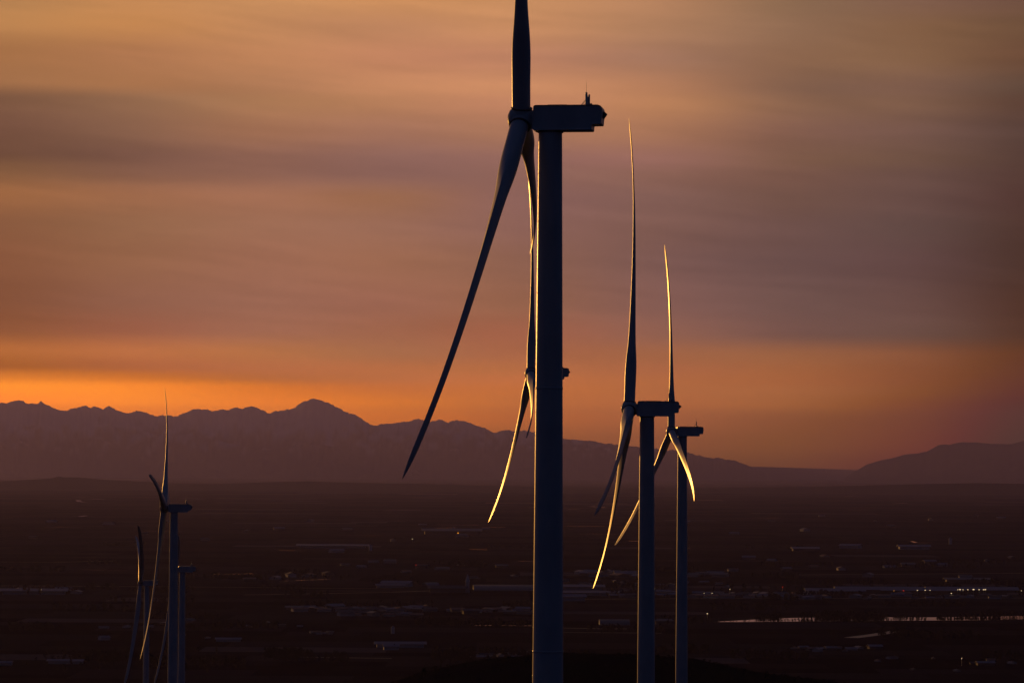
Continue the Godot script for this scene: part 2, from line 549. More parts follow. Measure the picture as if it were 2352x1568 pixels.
func make_hill() -> void:
	for t in TURBINES:
		var yaw := deg_to_rad(t[3])
		var foot := Vector3(t[0], t[1], t[2]) - Basis(Vector3.UP, yaw) * Vector3(-OVERHANG, 80.0, 0)
		bumps.append([foot.x, foot.z, foot.y + 0.15 - hill_base(foot.x, foot.z)])
	var rough := FastNoiseLite.new()
	rough.seed = 3
	rough.frequency = 0.02
	rough.fractal_octaves = 4
	var st := begin()
	var xs := []
	for i in 121: xs.append(-960.0 + i * 16.0)
	var rows := []
	for k in 196:
		var z := 240.0 - k * 15.0
		var row := []
		for x in xs:
			row.append(Vector3(x, hill_height(x, z) + rough.get_noise_2d(x, z) * 0.55 * smoothstep(20.0, 90.0, absf(z)), z))
		rows.append(row)
	st.set_smooth_group(0)
	for i in rows.size() - 1:
		for j in xs.size() - 1:
			for p in [rows[i][j], rows[i][j + 1], rows[i + 1][j + 1], rows[i][j], rows[i + 1][j + 1], rows[i + 1][j]]:
				var n := rough.get_noise_2d(p.x * 3.0, p.z * 3.0) * 0.5 + 0.5
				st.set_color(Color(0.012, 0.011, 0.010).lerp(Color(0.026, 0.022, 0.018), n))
				st.add_vertex(p)
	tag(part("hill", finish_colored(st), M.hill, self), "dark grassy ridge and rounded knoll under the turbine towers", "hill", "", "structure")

func finish_colored(st: SurfaceTool) -> ArrayMesh:
	st.generate_normals()
	return st.commit()

func make_plain() -> void:
	var st := begin()
	st.set_smooth_group(-1)
	rng.seed = 21
	var z := 2600.0
	var rows := [2600.0, -1400.0]
	z = -1400.0
	while z > -70000.0:
		z -= rng.randf_range(0.012, 0.034) * absf(z) + 8.0
		rows.append(z)
	for i in rows.size() - 1:
		var z0: float = rows[i]
		var z1: float = rows[i + 1]
		var reach := absf(z1) * 0.17 + 500.0
		var cuts := [-24000.0]
		var x := -reach
		while x < reach:
			cuts.append(x)
			x += rng.randf_range(0.15, 1.0) * absf(z1) * 0.040 + 40.0
		cuts.append(reach)
		cuts.append(24000.0)
		for j in cuts.size() - 1:
			var tone := rng.randf()
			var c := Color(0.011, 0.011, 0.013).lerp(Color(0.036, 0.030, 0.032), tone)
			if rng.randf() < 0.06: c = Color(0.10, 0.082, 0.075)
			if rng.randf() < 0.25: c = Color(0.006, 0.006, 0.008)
			var a := Vector3(cuts[j], PLAIN, z0)
			var b := Vector3(cuts[j + 1], PLAIN, z0)
			var d := Vector3(cuts[j], PLAIN, z1)
			var e := Vector3(cuts[j + 1], PLAIN, z1)
			for p in [a, d, e, a, e, b]:
				st.set_color(c)
				st.add_vertex(p)
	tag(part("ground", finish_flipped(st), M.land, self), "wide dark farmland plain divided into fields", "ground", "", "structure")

func finish_flipped(st: SurfaceTool) -> ArrayMesh:
	st.generate_normals()
	return st.commit()

# a mountain range: its crest given in the frame, at a real distance, with a front slope, carved spurs and a back slope
func make_range(called: String, label: String, crest: Array, dist: float, front: float, step: float, rocky: float, snow: float, low: Color, high: Color, shift := 0.0) -> void:
	var nz := FastNoiseLite.new()
	nz.seed = 40 + int(dist / 1000.0)
	nz.fractal_octaves = 5
	nz.frequency = 1.0
	var st := begin()
	st.set_smooth_group(0)
	var rows := []
	var u: float = crest[0].x
	var i := 0
	while u <= crest[-1].x:
		while i < crest.size() - 2 and u > crest[i + 1].x: i += 1
		var t: float = clampf((u - crest[i].x) / (crest[i + 1].x - crest[i].x), 0.0, 1.0)
		var p0: Vector2 = crest[maxi(i - 1, 0)]
		var p3: Vector2 = crest[mini(i + 2, crest.size() - 1)]
		var v: float = lerpf(lerpf(crest[i].y, crest[i + 1].y, t), cubic_interpolate(crest[i].y, crest[i + 1].y, p0.y, p3.y, t), 0.2)
		v += (nz.get_noise_2d(u * 0.06, 7.0) + 0.5 * nz.get_noise_2d(u * 0.21, 31.0)) * rocky
		var d := ray(u, v)
		var flat := Vector3(d.x, 0, d.z)
		var run := flat.length()
		flat /= run
		var h := d.y / run * dist + shift
		var row := []
		var m := 20
		for k in m + 7:
			var s := float(k) / m                                     # 1 at the crest
			var q := flat * (dist - front * (1.0 - s))
			var f := pow(clampf(s, 0.0, 1.0), 1.25)
			if s > 1.0: f = 1.0 - (s - 1.0) * 3.2
			var y := lerpf(PLAIN - 6.0, h, f)
			var spur := nz.get_noise_2d(q.x * 0.0008 + 0.35 * nz.get_noise_2d(q.x * 0.0003, q.z * 0.0003), q.z * 0.00025)
			if s < 1.0: y -= (0.5 + 0.5 * spur) * (h - PLAIN) * 0.42 * sin(PI * clampf(s, 0.0, 1.0)) 
			row.append([Vector3(q.x, maxf(y, PLAIN - 8.0), q.z), s])
		rows.append(row)
		u += step
	for a in rows.size() - 1:
		for b in rows[a].size() - 1:
			for e in [rows[a][b], rows[a][b + 1], rows[a + 1][b + 1], rows[a][b], rows[a + 1][b + 1], rows[a + 1][b]]:
				var p: Vector3 = e[0]
				var patch := nz.get_noise_2d(p.x * 0.0030, p.z * 0.0012) * 0.5 + 0.5
				var line: float = (p.y - PLAIN) / 1400.0 + (patch - 0.5) * 0.7
				var c := low.lerp(high, smoothstep(0.62 - snow, 0.95 - snow, line) if snow > 0.0 else patch * 0.5)
				st.set_color(c)
				st.add_vertex(p)
	tag(part(called, finish_colored(st), M.rock, self), label, "mountains" if dist > 33000.0 else "hills", "", "structure")

func pts(flat: Array) -> Array:
	var out := []
	for i in range(0, flat.size(), 2): out.append(Vector2(flat[i], flat[i + 1]))
	return out

func make_mountains() -> void:
	var west := pts([-420, 936, -300, 925, -180, 938, -90, 922, 0, 924, 12, 926.6, 32, 918.8, 51, 920, 63, 926.6, 82, 927.6, 93.5, 920.5, 102, 927.6, 122, 937.8, 146, 943.6])
	west += pts([170, 936.8, 192, 931, 207, 935.8, 216, 932, 235, 939.2, 250, 931.7, 272, 943.6, 296, 948.7, 313, 943.9, 340, 948.7, 355, 956, 371, 953.8, 405, 955.5, 425, 946.3])
	west += pts([456, 938.5, 490, 943, 524, 940, 539, 935.8, 558, 937.5, 575, 931.7, 597, 937.8, 615, 949.4, 632, 943.6, 666, 940.2, 683, 930, 700, 921, 717, 914, 741, 919.8])
	west += pts([768, 932.4, 800, 948, 815, 952.8, 843, 969.8, 856, 976.6, 887, 972.5, 924, 969.8, 962, 961.6, 977, 967.4, 996, 967.4, 1013, 963.3, 1028, 970.8, 1040, 965.4])
	west += pts([1067, 966.4, 1094, 977.6, 1121, 985.4, 1137, 994.6, 1159, 986.4, 1176, 989.5, 1196, 988, 1227, 992, 1290, 1006.5, 1339, 1012, 1356, 1011, 1376, 1015.7])
	west += pts([1411, 1020.8, 1500, 1030, 1579, 1037.6, 1620, 1050, 1654, 1052, 1685, 1058, 1722, 1069, 1760, 1085, 1800, 1110])
	make_range("mountain_range", "long hazy snow-dusted mountain range with one taller peak under the orange glow", west, 64000.0, 15000.0, 2.2, 3.2, 0.30, Color(0.06, 0.055, 0.05), Color(0.55, 0.56, 0.6))
	make_range("mountain_range", "low flat-topped hazy ridge between the snowy range and the right-hand mountains", pts([1560, 1120, 1640, 1085, 1722, 1071.5, 1824, 1074, 1900, 1076.5, 1968, 1079.4, 2060, 1083, 2200, 1100]), 67000.0, 12000.0, 5.0, 0.5, 0.0, Color(0.06, 0.055, 0.05), Color(0.1, 0.09, 0.08))
	var east := pts([1940, 1098, 1968, 1080, 1994, 1065.8, 2028, 1055.6, 2055, 1051, 2076, 1044, 2110, 1041, 2130, 1036, 2157, 1022, 2171, 1020, 2181, 1022, 2205, 1015.5, 2249, 1016, 2286, 1019.6, 2324, 1019, 2352, 1012, 2450, 1004, 2600, 1012, 2800, 1040])
	make_range("mountain_range", "dark rounded mountains at the right edge, without snow", east, 54000.0, 12000.0, 4.0, 1.4, 0.0, Color(0.05, 0.045, 0.04), Color(0.09, 0.08, 0.07))
	var near := pts([-400, 1112, -150, 1108, 0, 1105, 60, 1102, 118, 1098.5, 133, 1093.5, 146, 1096, 182, 1096, 230, 1101, 330, 1106, 420, 1111, 500, 1111.5, 600, 1108, 700, 1105, 800, 1108, 1000, 1112])
	near += pts([1180, 1117, 1420, 1121, 1700, 1120, 1900, 1117, 2100, 1112, 2240, 1109, 2352, 1111, 2550, 1114, 2800, 1120])
	make_range("low_hills", "long low swells closing the far edge of the plain", near, 26000.0, 3200.0, 8.0, 0.4, 0.0, Color(0.045, 0.04, 0.03), Color(0.075, 0.06, 0.045))

# ---------------------------------------------------------------- things on the plain
func house_parts() -> Array:
	# unit house: walls 1 x 1 x 1, gable roof with eaves above
	var st := begin()
	box(st, Vector3(0, 0.5, 0), Vector3(1, 1, 1))
	st.set_smooth_group(-1)
	for x in [-0.5, 0.5]:
		var t := [Vector3(x, 1, -0.5), Vector3(x, 1.55, 0), Vector3(x, 1, 0.5)]
		if x > 0: t.reverse()
		for p in t: st.add_vertex(p)
	var wall := finish(st)
	st = begin()
	st.set_smooth_group(-1)
	for s in [-1.0, 1.0]:
		var rows := []
		for x in [-0.56, 0.56]:
			rows.append([Vector3(x, 0.93, s * 0.60), Vector3(x, 1.56, 0), Vector3(x, 1.63, 0), Vector3(x, 0.99, s * 0.61)])
		skin(st, rows, true, s < 0)
		fan(st, rows[0], s > 0)
		fan(st, rows[1], s < 0)
	return [wall, finish(st)]

func arch_mesh() -> Array:
	var st := begin()
	var rows := []
	for x in [-0.5, 0.5]:
		var ring := []
		for k in 11:
			var a := PI * k / 10.0
			ring.append(Vector3(x, sin(a), cos(a) * 0.5))
		rows.append(ring)
	st.set_smooth_group(0)
	skin(st, rows, false)
	var roof := finish(st)
	st = begin()
	st.set_smooth_group(-1)
	for k in 2:
		var ring := []
		for p in rows[k]: ring.append(p * Vector3(0.985, 0.985, 0.985))
		fan(st, ring, k == 1)
	return [finish(st), roof]

func tree_parts(seed_no: int, slim: float) -> Array:
	rng.seed = seed_no
	var st := begin()
	lathe(st, [Vector2(0.035, 0), Vector2(0.024, 0.3), Vector2(0.012, 0.75)], 6)
	for k in 5:
		var a := TAU * k / 5.0 + rng.randf()
		tube(st, Vector3(0, 0.25 + 0.08 * k, 0), Vector3(cos(a) * 0.24 * slim, 0.48 + 0.09 * k, sin(a) * 0.24 * slim), 0.010, 4)
	var trunk := finish(st)
	st = begin()
	st.set_smooth_group(-1)
	var lobes := []
	for k in 9:
		var a := rng.randf() * TAU
		lobes.append([Vector3(cos(a) * 0.20 * slim * rng.randf(), rng.randf_range(0.14, 0.82), sin(a) * 0.20 * slim * rng.randf()), rng.randf_range(0.10, 0.20)])
	for k in 240:
		var l: Array = lobes[k % lobes.size()]
		var d := Vector3(rng.randfn(), rng.randfn(), rng.randfn()).normalized()
		var c: Vector3 = l[0] + d * l[1] * Vector3(slim, 1.0, slim) * rng.randf_range(0.55, 1.05)
		var e := rng.randf_range(0.025, 0.055)
		var x := Vector3(rng.randfn(), rng.randfn(), rng.randfn()).normalized() * e
		var y := x.cross(d).normalized() * e
		quad(st, c - x, c - y, c + x, c + y)
	return [trunk, finish(st)]

var house_kit := []
var arch_kit := []
var tree_kits := []

func building(called: String, where: Vector3, size: Vector3, turn: float, kit: Array, wall: Material, roof: Material, label: String, category: String, group := "") -> Node3D:
	var o := base(called, where, turn)
	for k in 2:
		var p := part(["wall", "roof"][k], kit[k], [wall, roof][k], o)
		p.scale = size * Vector3(1, 0.62, 1)
	if size.x < 20.0 and kit == house_kit:
		var st := begin()
		box(st, Vector3(size.x * 0.22, size.y * 0.96, size.z * 0.1), Vector3(0.7, 1.2, 0.7))
		part("chimney", finish(st), M.walls[1], o)
	tag(o, label, category, group)
	return o

func tree(where: Vector3, tall: float, kit: int, label: String, group: String) -> void:
	var o := base("tree", where, rng.randf() * TAU)
	var a := part("trunk", tree_kits[kit][0], M.bark, o)
	var b := part("crown", tree_kits[kit][1], M.rust if label.contains("reddish") else M.leaf, o)
	a.scale = Vector3.ONE * tall
	b.scale = Vector3.ONE * tall
	tag(o, label, "tree", group)

# a strip of water or track lying on the plain, through points of the frame; wide in metres
func strip(called: String, at: Array, wide: float, m: Material, up: float) -> MeshInstance3D:
	var st := begin()
	st.set_smooth_group(0)
	var line := []
	for k in range(0, at.size(), 2): line.append(ground_at(at[k], at[k + 1], up))
	var left := []
	var right := []
	for k in line.size():
		var d: Vector3 = (line[mini(k + 1, line.size() - 1)] - line[maxi(k - 1, 0)]).normalized()
		var n := d.cross(Vector3.UP).normalized() * wide / 2
		left.append(line[k] - n)
		right.append(line[k] + n)
	for k in line.size() - 1:
		quad(st, left[k], left[k + 1], right[k + 1], right[k])
	return part(called, finish(st), m, self)

func lamp(where: Vector3, tall: float, glow: String, size: float, label: String, group := "") -> void:
	var o := base("street_lamp", where)
	var st := begin()
	lathe(st, [Vector2(0.16, 0), Vector2(0.09, tall)], 8)
	part("pole", finish(st), M.steel, o)
	st = begin()
	lathe(st, [Vector2(size * 0.5, -size * 0.5), Vector2(size, -size * 0.3), Vector2(size, size * 0.2), Vector2(size * 0.4, size * 0.5)], 10, Transform3D(Basis(), Vector3(0, tall + size * 0.5, 0)))
	part("lamp_head", finish(st), M[glow], o)
	var l := OmniLight3D.new()
	l.name = "lamp_light"
	l.light_color = M[glow].emission
	l.light_energy = 1.0
	l.light_size = size
	l.omni_range = 60.0
	l.omni_attenuation = 2.0
	l.shadow_enabled = true
	l.position = Vector3(0, tall - 0.3, 0.5)
	o.add_child(l)
	tag(o, label, "street lamp", group)

func make_water_and_tracks() -> void:
	# the river, between two banks seen in the frame
	var st := begin()
	st.set_smooth_group(0)
	var banks := [[1650, 1427.4, 1428.2], [1700, 1424.6, 1428.4], [1747, 1422, 1428], [1790, 1419.5, 1427.6], [1876, 1418, 1427], [1960, 1418, 1426.5], [2024, 1417.6, 1425.6], [2120, 1417.6, 1425], [2240, 1416.4, 1424.4], [2352, 1414, 1422.6], [2520, 1412, 1421], [2760, 1410, 1419]]
	for k in banks.size() - 1:
		var a: Array = banks[k]
		var b: Array = banks[k + 1]
		quad(st, ground_at(a[0], a[1], 0.15), ground_at(b[0], b[1], 0.15), ground_at(b[0], b[2], 0.15), ground_at(a[0], a[2], 0.15))
	tag(part("river", finish(st), M.water, self), "broad calm river reflecting the dusk sky at the lower right", "river", "", "structure")
	var canals := [
		[[1091, 1436.5, 1130, 1436.2], 9.0], [[1150, 1436.6, 1186, 1436.4], 6.0], [[1192, 1436.8, 1222, 1437], 9.0], [[671, 1401, 760, 1400], 6.0],
		[[170, 1141, 190, 1141.5], 110.0], [[178, 1148, 182, 1152, 193, 1153], 60.0], [[205, 1145, 238, 1147], 60.0], [[257, 1149.5, 300, 1149.5], 90.0], [[90, 1163, 180, 1164], 50.0], [[418, 1144, 470, 1145.5], 70.0], [[530, 1146.5, 562, 1147], 80.0], [[590, 1147, 650, 1148], 50.0],
		[[650, 1149.5, 742, 1151], 70.0], [[980, 1139, 1012, 1138.4], 90.0], [[1140, 1160, 1190, 1161], 50.0], [[1290, 1135, 1345, 1136], 50.0], [[885, 1172, 966, 1171], 45.0], [[600, 1184, 700, 1185], 30.0], [[1012, 1207, 1100, 1206.2], 24.0], [[1000, 1213, 1050, 1211.6], 20.0], [[1106, 1210, 1160, 1210.6], 26.0],
		[[1295, 1208, 1390, 1209], 22.0], [[1290, 1170, 1330, 1169.5], 40.0], [[1355, 1163, 1392, 1165.5], 50.0], [[1590, 1131, 1665, 1132], 55.0], [[1600, 1148, 1660, 1149.4], 50.0], [[1445, 1242, 1470, 1243], 18.0],
		[[1945, 1140, 1965, 1138, 1985, 1138.5], 80.0], [[1895, 1148, 1930, 1148], 50.0], [[2060, 1155, 2085, 1156], 70.0], [[1950, 1170.6, 1995, 1170.4], 40.0], [[2110, 1145, 2150, 1145.6], 60.0], [[2230, 1157, 2300, 1158], 60.0], [[2095, 1243, 2105, 1246, 2140, 1246], 20.0], [[1555, 1258, 1585, 1260], 16.0],
		[[640, 1264, 700, 1264.6], 12.0], [[1080, 1261.5, 1120, 1262.6], 14.0], [[165, 1186, 180, 1186.4, 197, 1184], 36.0], [[186, 1308, 240, 1310, 300, 1310.4], 4.0], [[490, 1318.6, 530, 1318.4, 580, 1317], 12.0], [[1190, 1289, 1250, 1289.4], 12.0], [[760, 1330, 640, 1335], 8.0],
		[[100, 1210, 190, 1211.4], 18.0], [[330, 1220, 420, 1219.4], 14.0], [[780, 1229, 880, 1230], 10.0], [[1730, 1189, 1800, 1189.6], 22.0], [[2190, 1199, 2290, 1200], 18.0], [[1330, 1226, 1420, 1227], 10.0], [[860, 1196, 930, 1196.6], 22.0], [[430, 1180, 520, 1181.4], 24.0],
	]
	var k := 0
	for c in canals:
		tag(strip("canal", c[0], c[1] * 0.38, M.water, 0.22), "thin strip of water catching the sky on the dark plain", "canal", "canals and wet fields on the plain", "structure")
		k += 1
	for r in [[[1955, 1464.5, 2000, 1459, 2050, 1451.5, 2064, 1449], 15.0], [[560, 1366, 900, 1360, 1000, 1356, 1060, 1352], 5.0], [[0, 1290, 120, 1291, 260, 1288], 6.0], [[1284, 1442, 1400, 1444, 1440, 1444], 6.0], [[640, 1508, 760, 1510, 900, 1512], 4.0], [[0, 1345, 500, 1348, 900, 1352], 4.0], [[1290, 1376, 1700, 1374, 2352, 1373], 6.0], [[1283, 1452, 1520, 1454], 4.0], [[1830, 1320, 2352, 1316], 6.0]]:
		tag(strip("road", r[0], r[1], M.track, 0.12), "pale road across the dark fields", "road", "roads across the fields", "structure")

const ORDER := ["first", "second", "third", "fourth", "fifth", "sixth", "seventh", "eighth", "ninth", "tenth", "eleventh", "twelfth", "thirteenth", "fourteenth", "fifteenth", "sixteenth", "seventeenth", "eighteenth", "nineteenth", "twentieth"]

# which one of a row, told from its left end
func nth(k: int, n: int) -> String:
	if k == 0: return "leftmost"
	if k == n - 1: return "rightmost"
	if k < (n + 1) / 2: return "from the left the %s" % ORDER[k]
	return "from the right the %s" % ORDER[n - 1 - k]

func make_buildings() -> void:
	house_kit = house_parts()
	arch_kit = arch_mesh()
	rng.seed = 77
	# single buildings: name, u, v, size, turn, kit, wall, roof, label, category
	var big := [
		["shed", 764, 1257.5, Vector3(130, 7, 40), 0.02, 0, 2, 2, "long pale-roofed shed standing alone in the middle of the left plain", "shed"],
		["barn", 772, 1269, Vector3(26, 7, 16), 0.4, 0, 2, 2, "small pale barn just below the long lone shed on the left plain", "barn"],
		["warehouse", 1037, 1227, Vector3(130, 14, 60), 0.05, 0, 1, 1, "wide far warehouse with an amber lamp in front, left of the nearest tower", "warehouse"],
		["farmhouse", 912, 1347, Vector3(38, 8, 20), -0.25, 0, 2, 2, "pale farmhouse with two long roofs left of the church", "house"],
		["farm_shed", 896, 1349, Vector3(36, 5, 14), 0.05, 0, 2, 2, "low pale shed joined to the farmhouse left of the church", "shed"],
		["barn", 988, 1343.5, Vector3(20, 6, 16), 0.5, 1, 1, 2, "round-roofed barn above the church", "barn"],
		["barn", 1163, 1354.5, Vector3(88, 11, 60), 0.05, 1, 1, 1, "broad dark round-roofed hall left of the nearest tower", "hall"],
		["shed", 1338, 1367, Vector3(86, 6, 26), 0.01, 0, 2, 2, "long pale shed immediately right of the nearest tower", "shed"],
		["shed", 1318, 1354, Vector3(74, 7, 30), 0.0, 0, 2, 2, "flat pale shed roof behind the long shed right of the nearest tower", "shed"],
		["farmhouse", 1306, 1379.5, Vector3(38, 8, 20), 0.1, 0, 2, 2, "pale house in front of the long shed right of the nearest tower", "house"],
		["barn", 1411, 1434.5, Vector3(31, 9, 24), 0.03, 1, 2, 1, "lone round-roofed barn in the dark field between the large towers", "barn"],
		["barn", 1522, 1432, Vector3(18, 5, 12), 0.3, 0, 1, 1, "small dark barn between the two right-hand towers", "barn"],
		["shed", 1918, 1365, Vector3(70, 8, 26), 0.0, 0, 1, 2, "leftmost of the long low sheds in the row above the river", "shed"],
		["shed", 2020, 1363, Vector3(104, 9, 30), 0.0, 0, 1, 2, "longest low shed of the row above the river", "shed"],
		["shed", 2116, 1364, Vector3(96, 8, 28), 0.0, 0, 1, 2, "low shed with a few lamps, left of the brightly lit shed", "shed"],
		["shed", 2232, 1363.5, Vector3(108, 9, 30), 0.0, 0, 1, 2, "brightly lit shed with a row of lamps along its front", "shed"],
		["shed", 919, 1486, Vector3(42, 5, 14), 0.06, 0, 2, 2, "long low shed in the near dark fields left of the nearest tower", "shed"],
		["barn", 898, 1492, Vector3(13, 5, 9), 0.1, 0, 2, 2, "small pale barn in front of the long low near shed", "barn"],
		["shed", 150, 1523.5, Vector3(27, 3.6, 10), -0.04, 0, 2, 2, "pale long building at the lower left, left of the small turbines", "shed"],
		["shed", 6, 1527, Vector3(14, 3.4, 9), 0.0, 0, 2, 2, "pale building cut by the left edge near the bottom", "shed"],
		["barn", 238, 1469.5, Vector3(9, 4, 8), 0.5, 0, 2, 2, "small pale barn left of the smallest turbine's tower", "barn"],
		["shed", 524, 1473, Vector3(22, 3.6, 9), 0.04, 0, 2, 2, "low pale shed right of the left group of turbines", "shed"],
		["shed", 78, 1364, Vector3(76, 7, 30), 0.05, 0, 2, 2, "long shed among the reddish trees at the left", "shed"],
		["shed", 2222, 1336, Vector3(60, 6, 20), 0.0, 0, 1, 1, "low dark shed behind the row of lit sheds at the right", "shed"],
		["barn", 2100, 1261, Vector3(60, 9, 30), 0.0, 0, 2, 2, "far pale barn above the row of lit sheds at the right", "barn"],
		["barn", 1850, 1265, Vector3(50, 8, 30), 0.02, 0, 1, 2, "far long barn right of the rightmost turbine", "barn"],
		["barn", 1955, 1259, Vector3(40, 9, 26), -0.4, 0, 2, 2, "far sunlit barn between the rightmost turbine and the right edge", "barn"],
		["barn", 2010, 1490, Vector3(12, 4, 8), 0.2, 0, 1, 2, "small barn below the dirt road at the lower right", "barn"],
		["barn", 2264, 1527.5, Vector3(14, 3.5, 8), 0.1, 0, 1, 2, "small barn near the bottom right corner", "barn"],
		["shed", 1188, 1518, Vector3(16, 4.5, 9), 0.05, 0, 2, 2, "pale shed nearest to the knoll in the farm above it", "shed"],
	]
	for b in big:
		var p := ground_at(b[1], b[2])
		building(b[0], p, b[3], b[4], [house_kit, arch_kit][b[5]], M.walls[b[6]], M.roofs[b[7]], b[8], b[9])
	# the church with its spire
	var c := building("church", ground_at(1028, 1360.5), Vector3(46, 9, 18), 0.03, house_kit, M.walls[1], M.roofs[0], "dark church with a pale pointed spire left of the nearest tower", "church")
	var st := begin()
	box(st, Vector3(25.5, 7, 0), Vector3(5, 14, 5))
	part("bell_tower", finish(st), M.walls[2], c)
	st = begin()
	lathe(st, [Vector2(3.4, 14.0), Vector2(0.05, 24.0)], 4, Transform3D(Basis(), Vector3(25.5, 0, 0)))
	part("spire", finish(st), M.walls[2], c)
	# a silo or two
	for s in [[1041, 1226.5, 14.0, "pale silo beside the wide far warehouse"], [902, 1455, 6.0, "lone pale silo in the fields below the long row of houses"], [2184, 1250, 12.0, "far pale silo above the lit sheds at the right"], [851, 1265, 10.0, "pale silo right of the long lone shed"]]:
		st = begin()
		lathe(st, [Vector2(s[2] * 0.3, 0), Vector2(s[2] * 0.3, s[2]), Vector2(s[2] * 0.12, s[2] * 1.2)], 12)
		var o := base("silo", ground_at(s[0], s[1]))
		part("wall", finish(st), M.walls[2], o)
		st = begin()
		lathe(st, [Vector2(s[2] * 0.34, s[2] * 1.0), Vector2(s[2] * 0.02, s[2] * 1.3)], 12)
		part("roof", finish(st), M.roofs[2], o)
		tag(o, s[3], "silo")
	# clusters: u from, u to, v from, v to, how many, size, label, group
	var groups := [
		[672, 990, 1398, 1404, 34, 15.0, "house in the long row left of the nearest tower", "row of houses left of the nearest tower"],
		[770, 960, 1408, 1416, 10, 14.0, "house in front of the long row of houses", "houses in front of the long row"],
		[1030, 1215, 1402, 1410, 16, 15.0, "house in the settlement touching the nearest tower's left side", "houses just left of the nearest tower"],
		[1338, 1462, 1318, 1327, 18, 22.0, "far house between the two large towers", "village between the two large towers"],
		[1584, 1670, 1320, 1326, 9, 20.0, "far house in the hamlet right of the rightmost turbine", "hamlet right of the rightmost turbine"],
		[1380, 1560, 1363, 1372, 14, 15.0, "house in the strip of town behind the right-hand towers", "strip of town behind the right-hand towers"],
		[1590, 1785, 1364, 1374, 20, 15.0, "house in the strip of town right of the rightmost turbine", "strip of town right of the rightmost turbine"],
		[1787, 1900, 1366, 1376, 14, 15.0, "house in the close group left of the long sheds", "houses left of the long sheds"],
		[1950, 2340, 1369, 1376, 16, 14.0, "house in front of the row of long sheds", "houses in front of the long sheds"],
		[1065, 1200, 1500, 1513, 12, 8.5, "farm building just above the dark knoll", "farm above the knoll"],
		[632, 660, 1500, 1503, 3, 8.0, "small house among trees in the near fields", "near houses among trees"],
		[30, 180, 1358, 1364, 16, 16.0, "house among the reddish trees at the left edge", "houses among reddish trees"],
		[720, 760, 1453, 1457, 8, 7.0, "small hut in the short row in the middle dark fields", "short row of huts"],
		[1820, 1985, 1488, 1496, 10, 9.0, "small farm building below the river and dirt road", "farm below the river"],
		[1280, 1700, 1336, 1350, 12, 14.0, "scattered farmhouse behind the strip of town", "scattered farmhouses behind the town"],
		[560, 1200, 1290, 1335, 16, 18.0, "scattered farmhouse on the plain left of the nearest tower", "scattered farmhouses, left half"],
		[1600, 2340, 1275, 1330, 16, 18.0, "scattered farmhouse on the plain at the right", "scattered farmhouses, right half"],
		[1560, 2340, 1185, 1235, 10, 24.0, "very far building on the plain at the right", "very far buildings, right half"],
		[20, 1180, 1190, 1250, 14, 22.0, "very far building on the plain at the left", "very far buildings, left half"],
		[230, 700, 1420, 1480, 12, 8.0, "lone small building in the near dark fields at the left", "lone near buildings at the left"],
		[2000, 2340, 1500, 1550, 8, 7.0, "small building near the bottom right corner", "buildings near the bottom right"],
	]
	for g in groups:
		for k in g[4]:
			var p := ground_at(lerpf(g[0], g[1], (k + rng.randf_range(0.15, 0.85)) / g[4]), rng.randf_range(g[2], g[3]))
			var w: float = g[5] * rng.randf_range(0.7, 1.25)
			building("house", p, Vector3(w, w * rng.randf_range(0.22, 0.34), w * rng.randf_range(0.5, 0.75)), rng.randf_range(-0.5, 0.5) + (PI / 2 if rng.randf() < 0.3 else 0.0), house_kit, M.walls[rng.randi() % 3], M.roofs[[0, 1, 2, 2, 3][rng.randi() % 5]], "%s %s" % [nth(k, g[4]), g[6]], "house", g[7])

